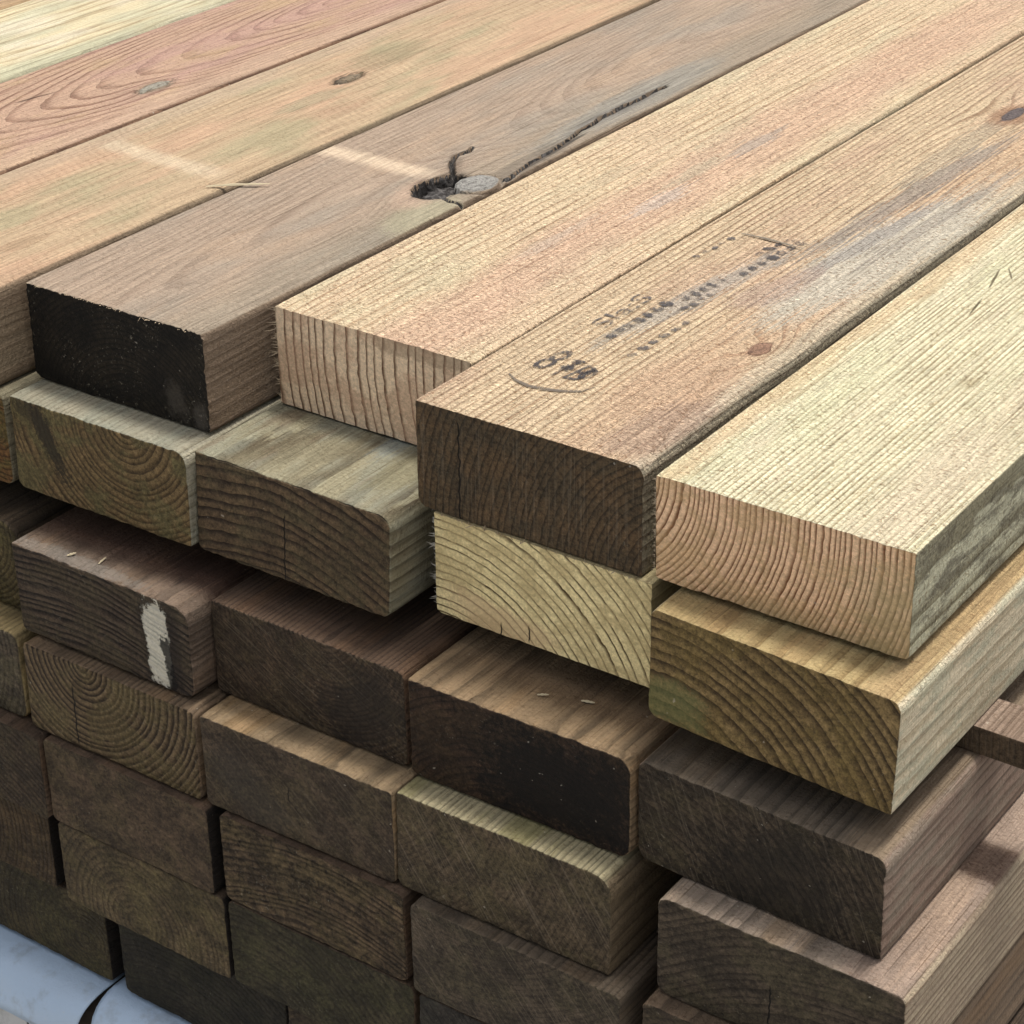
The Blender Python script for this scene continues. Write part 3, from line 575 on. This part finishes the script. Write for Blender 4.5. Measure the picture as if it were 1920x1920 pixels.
knot('A3', 95, 691, 6.2, 15, knot_mat('tan_knot', T(160, 138, 106), T(84, 70, 54), 5.0), 0, 0.4, 3, 2.0, 'tan knot in a dark ring')
knot('A2', 149, 567, 7.5, 22, knot_mat('silver_knot', T(178, 170, 150), T(112, 100, 82), 8.0), 0, 0.4, 2, 3.0, 'silvery grey knot')
knot('A6', 170, 222, 8, 15, knot_mat('brown_knot', T(170, 128, 98), T(112, 80, 60), 11.0), 0, 0.5, 2, 4.0, 'small brown knot')
knot('A6', 102, 852, 8, 24, knot_mat('dark_knot', T(116, 102, 98), T(62, 54, 54), 14.0), 0, 0.5, 2, 5.0, 'dark knot')

# ------------------------------------------------------------------ loose splinters and chips
def splinter(label, p0, p1, z0, wid, mat, lift=0.002, name='wood_splinter', cat='splinter', sag=0.0):
    a = Vector(p0); b = Vector(p1); d = b - a; ln = d.length; s = Vector((-d.y, d.x, 0)).normalized()
    V = []; F = []; n = 9
    for i in range(n):
        k = i / (n - 1); w = wid * (0.25 + 0.75 * math.sin(math.pi * min(1, max(0, 0.08 + 0.86 * k)))) * (1 + 0.25 * math.sin(i * 2.3))
        c = a + d * k + s * (0.014 * ln * math.sin(k * 5.0)); zz = z0 + lift * (0.3 + math.sin(k * math.pi) * sag + 0.5 * k)
        for (u, h) in ((-1, 0), (-0.4, 0.9), (0.6, 0.8), (1, 0.1)):
            V.append((c.x + s.x * u * w, c.y + s.y * u * w, zz + h * w * 0.7))
    for i in range(n - 1):
        for q in range(4): F.append((i * 4 + q, i * 4 + (q + 1) % 4, i * 4 + 4 + (q + 1) % 4, i * 4 + 4 + q))
    F += [(3, 2, 1, 0), tuple((n - 1) * 4 + q for q in range(4))]
    me = bpy.data.meshes.new(name); me.from_pydata(V, [], F); me.materials.append(mat)
    o = bpy.data.objects.new(name, me); col.objects.link(o)
    me.transform(Matrix.Translation(-Vector((a.x, a.y, z0)))); o.location = (a.x, a.y, z0)
    o['label'] = label; o['category'] = cat; o['group'] = 'loose splinters and chips'
    return o
def lw(key, x, y):                      # a point on top of a timber, x,y in mm
    return beams[key].matrix_basis @ Vector((x * 0.001, y * 0.001, 0))
def spl(label, k0, q0, k1, q1, wid, mat, **kw):
    a = lw(k0, *q0); b = lw(k1, *q1)
    return splinter(label, (a.x, a.y, 0), (b.x, b.y, 0), max(a.z, b.z) + 0.0004, wid, mat, **kw)
pale_chip = plain('pale_splinter', T(232, 212, 168))
grey_chip = plain('grey_splinter', T(170, 155, 132))
spl('long pale splinter lying across the tan and grey brown beams', 'A4', (-24, 253), 'A4', (23, 289), 0.0019, pale_chip, lift=0.003)
spl('thin grey splinter on the stain of the stamped beam', 'A6', (37, 424), 'A6', (99, 421), 0.0013, grey_chip, lift=0.002)
spl('short pale chip on the worn lip of the painted dark timber', 'C1', (58, 9), 'C1', (62, 16), 0.0014, pale_chip, name='wood_chip', cat='wood chip')
spl('slim white chip near the middle lip of the painted dark timber', 'C1', (90, 14), 'C1', (88, 25), 0.0010, pale_chip, name='wood_chip', cat='wood chip')
spl('pale chip on top of the blackish red timber', 'C3', (96, 36), 'C3', (104, 40), 0.0012, pale_chip, name='wood_chip', cat='wood chip')
spl('larger flat chip under the fresh arched end', 'C3', (128, 48), 'C3', (139, 50), 0.0014, pale_chip, name='wood_chip', cat='wood chip')

# ------------------------------------------------------------------ stamped lettering on the stamped beam
def ink(name, c, lo, hi):
    g = NG(name); tc = g.new('ShaderNodeTexCoord'); P = S(g, tc.outputs['Object'])
    n = g.noise(P, 420.0, 3, 0.7); k = g.noise(P, 70.0, 2, 0.5)
    return g.finish(c, 0.85, alpha=g.step(n * 0.6 + k * 0.4, lo, hi) * 0.85, spec=0.1)
ink_dark = ink('stamp_ink', (0.05, 0.046, 0.048, 1), 0.37, 0.56)
ink_faded = ink('stamp_ink_faded', (0.09, 0.08, 0.076, 1), 0.38, 0.56)
ink_smear = ink('stamp_ink_smear', (0.06, 0.056, 0.058, 1), 0.38, 0.58)
def lettering(txt, size, x, y, along_y, mat, sxy=(1, 1), shear=0.0, ang=0.0, name='stamp_lettering'):
    cu = bpy.data.curves.new(name, 'FONT'); cu.body = txt; cu.size = size; cu.shear = shear; cu.resolution_u = 3
    t_ = bpy.data.objects.new('tmp', cu); col.objects.link(t_)
    dg = bpy.context.evaluated_depsgraph_get(); me = bpy.data.meshes.new_from_object(t_.evaluated_get(dg))
    bpy.data.objects.remove(t_); bpy.data.curves.remove(cu)
    me.transform(Matrix.Diagonal((sxy[0], sxy[1], 1, 1)))
    me.transform(Matrix.Rotation(math.radians((90 if along_y else 0) + ang), 4, 'Z'))
    me.transform(Matrix.Translation((x * 0.001, y * 0.001, 0.0009)))
    me.materials.clear()
    return child(name, me, beams['A6'], mat)
lettering('8', 0.058, 36, 96, False, ink_dark, (0.55, 1.0), 0.25)
lettering('1B', 0.044, 55, 92, False, ink_dark, (0.62, 1.0), 0.25)
lettering('o', 0.05, 77, 98, False, ink_dark, (0.45, 0.9), 0.2)
lettering('Sla:S', 0.030, 48, 186, True, ink_faded, (1.45, 0.75))
# the rest of the stamp is rubbed out to illegible smudges
def smudge(pts, w, mat, seed):
    V = []; F = []; rnd = random.Random(seed); n = 24
    for i in range(n + 1):
        k = i / n * (len(pts) - 1); a = int(min(k, len(pts) - 2)); q = k - a
        sx_ = pts[a][0] + (pts[a + 1][0] - pts[a][0]) * q; sy_ = pts[a][1] + (pts[a + 1][1] - pts[a][1]) * q
        ww = w * (0.35 + 0.65 * math.sin(math.pi * (0.05 + 0.9 * i / n))) * rnd.uniform(0.6, 1.25)
        V += [((sx_ - ww) * .001, sy_ * .001, .0009), ((sx_ + ww) * .001, sy_ * .001, .0009)]
        if i: F.append((i * 2 - 2, i * 2 - 1, i * 2 + 1, i * 2))
    me = bpy.data.meshes.new('stamp_smudge'); me.from_pydata(V, [], F); return child('stamp_smudge', me, beams['A6'], mat)
rows = []
rs_ = random.Random(17)
for (xa, ya, xb, yb, n_, w, mt) in ((58, 172, 64, 262, 7, 6.0, ink_smear), (70, 270, 76, 330, 5, 6.5, ink_smear), (82, 340, 93, 440, 7, 5.5, ink_smear), (80, 250, 84, 300, 4, 4.0, ink_faded), (70, 385, 82, 440, 4, 4.5, ink_smear),
                             (30, 352, 36, 415, 5, 4.0, ink_faded), (92, 150, 98, 240, 6, 4.0, ink_faded), (62, 100, 68, 132, 2, 6.0, ink_dark), (82, 104, 84, 122, 1, 6.0, ink_dark)):
    for q in range(n_):                   # one worn block per lost character
        k = (q + 0.15) / n_; k2 = (q + rs_.uniform(0.6, 0.95)) / n_
        rows.append(([(xa + (xb - xa) * k + rs_.uniform(-2, 2), ya + (yb - ya) * k), (xa + (xb - xa) * k2 + rs_.uniform(-2, 2), ya + (yb - ya) * k2)], w * rs_.uniform(0.6, 1.1), mt))
for i, (pts, w, mt) in enumerate(rows):
    smudge(pts, w, mt, i)
# curved pen stroke under the stamp
V = []; F = []; st = [(33, 76), (44, 69), (58, 66), (72, 68), (86, 73), (97, 80), (101, 92)]
for i, (sx_, sy_) in enumerate(st):
    w_ = 0.8 + 1.6 * math.sin(math.pi * i / 6.5)
    V += [(sx_ * .001, (sy_ - w_) * .001, .0009), (sx_ * .001, (sy_ + w_) * .001, .0009)]
    if i: F.append((i * 2 - 2, i * 2, i * 2 + 1, i * 2 - 1))
me = bpy.data.meshes.new('stamp_border'); me.from_pydata(V, [], F); child('stamp_border', me, beams['A6'], ink('stamp_ink_line', (0.12, 0.10, 0.08, 1), 0.34, 0.5))

# ------------------------------------------------------------------ wrapped pack under the stack and its blue plastic
def plastic(name, c, rough=0.38):
    g = NG(name); tc = g.new('ShaderNodeTexCoord'); P = S(g, tc.outputs['Object'])
    n = g.noise(P, 9.0, 4, 0.6, 0.4); k = g.noise(P, 140.0, 3, 0.7); f = g.noise(P, 14.0, 3, 0.5, 0.2)
    cc = g.mix(n * 0.5, c, tuple(v * 0.72 for v in c[:3]) + (1,)); cc = g.mix(g.step(k, 0.62, 0.8) * 0.35, cc, (0.5, 0.5, 0.5, 1)); cc = g.mix(g.step(g.noise(P, 30.0, 4, 0.7), 0.5, 0.7) * 0.35, cc, (0.2, 0.2, 0.19, 1))
    return g.finish(cc, rough, f * 1.2 + k * 0.2, 0.004, 0.5)
zb = (LEVEL['G'] - 0.443)          # underside of the lowest layer
blue = plastic('blue_plastic', (0.42, 0.53, 0.66, 1))
def sheet(label, x0, x1, yF, seed, slant0=0.0, slant1=0.0):
    # film that lies on the pack, rolls over its front arris and hangs down
    prof = [(0.16, 0.0), (0.06, 0.0), (0.0, 0.0), (-0.045, -0.005), (-0.085, -0.018), (-0.12, -0.042), (-0.15, -0.078), (-0.172, -0.12), (-0.19, -0.165), (-0.2, -0.2)]
    nxx = 120; V = []; F = []
    for i in range(nxx + 1):
        k = i / nxx
        for j, (dy, dz) in enumerate(prof):
            d = max(0.0, -dz)
            x = x0 + slant0 * d + (x1 + slant1 * d - x0 - slant0 * d) * k
            fold = 0.02 * mn.noise(Vector((x * 5.0 + d * 6, d * 5.0, seed))) + 0.03 * mn.noise(Vector((x * 1.6, 0, seed + 4))) - 0.022 * abs(mn.noise(Vector((x * 3.0 - d * 9.0, d * 3.0, seed + 9))))
            e = min(k, 1 - k) * (x1 - x0); lift = 0
            V.append(tuple(wpt(x, yF + dy - (fold + 0.01) * min(1, d * 12) , zb + dz - 0.02 + lift)))
    n = len(prof)
    for i in range(nxx):
        for j in range(n - 1): F.append((i * n + j, i * n + j + 1, (i + 1) * n + j + 1, (i + 1) * n + j))
    me = bpy.data.meshes.new('plastic_sheet'); me.from_pydata(V, [], F)
    c = wpt((x0 + x1) / 2, yF, zb - 0.3); me.transform(Matrix.Translation(-c))
    for p in me.polygons: p.use_smooth = True
    me.materials.append(blue)
    o = bpy.data.objects.new('plastic_sheet', me); col.objects.link(o); o.location = c
    so_ = o.modifiers.new('thickness', 'SOLIDIFY'); so_.thickness = 0.0012; so_.offset = -1
    o['label'] = label; o['category'] = 'plastic sheet'; o['group'] = 'blue plastic sheets'
    return o
sheet('wide pale blue plastic sheet folded over the pack under the mossy timber end', 4.3, 6.41, 52.03, 1.0, 0, -0.3)
sheet('pale blue plastic sheet with a torn edge under the nearly black timber end', 6.425, 9.0, 52.085, 7.0, 0.02, 0)
pk = bpy.data.objects.new('wrapped_pack', None); col.objects.link(pk)
cx = wpt(6.0, 56.2, 0); pk.location = (cx.x, cx.y, 0.0)
pk['label'] = 'dark timber pack with pale wrapping beneath the blue sheets'; pk['category'] = 'wrapped pack'
ztop = ZT + (zb - 0.032) * U
pw = plastic('pale_wrap', (0.55, 0.56, 0.56, 1), 0.45)
hgt = ztop - 0.1
sh = [(0.0, 0.0), (-0.06, -0.012), (-0.105, -0.04), (-0.14, -0.085), (-0.165, -0.14), (-0.18, -0.2), (-0.186, -0.3)]
pr = [((52.10 + dy - 56.2) * U, ztop + dz * U) for dy, dz in sh] + [((51.91 - 56.2) * U, 0.1), (0.85, 0.1), (0.85, ztop)]
n_ = len(pr); V = [(sx_, a, c_) for sx_ in (-0.9, 0.9) for a, c_ in pr]
F = [(i, (i + 1) % n_, n_ + (i + 1) % n_, n_ + i) for i in range(n_)] + [tuple(range(n_ - 1, -1, -1)), tuple(range(n_, 2 * n_))]
me = bpy.data.meshes.new('wrapping'); me.from_pydata(V, [], F)
bm = bmesh.new(); bm.from_mesh(me); bmesh.ops.recalc_face_normals(bm, faces=bm.faces[:]); bm.to_mesh(me); bm.free()
child('timber_pack', me, pk, plain('dark_pack_timber', Eo(46, 38, 30), sc=30))
pr2 = [((52.10 + dy - 0.012 - 56.2) * U, ztop + dz * U) for dy, dz in sh[4:]] + [((51.898 - 56.2) * U, 0.11)]
for (xa, xb) in ((-0.88, -0.004), (-0.001, 0.045)):
    V = [(sx_, a, c_) for sx_ in (xa, xb) for a, c_ in pr2]; n_ = len(pr2)
    F = [(i, i + 1, n_ + i + 1, n_ + i) for i in range(n_ - 1)]
    me = bpy.data.meshes.new('wrapping'); me.from_pydata(V, [], F); o = child('wrapping', me, pk, pw)
    md = o.modifiers.new('thickness', 'SOLIDIFY'); md.thickness = 0.001
bmw = plain('bearer_wood', T(150, 125, 95), sc=25)
for yy in (-0.6, 0.0, 0.6):
    me = box_mesh('bearer', 1.7, 0.09, 0.0995, 0.004); me.transform(Matrix.Translation((0, yy, 0.0498))); child('bearer', me, pk, bmw)
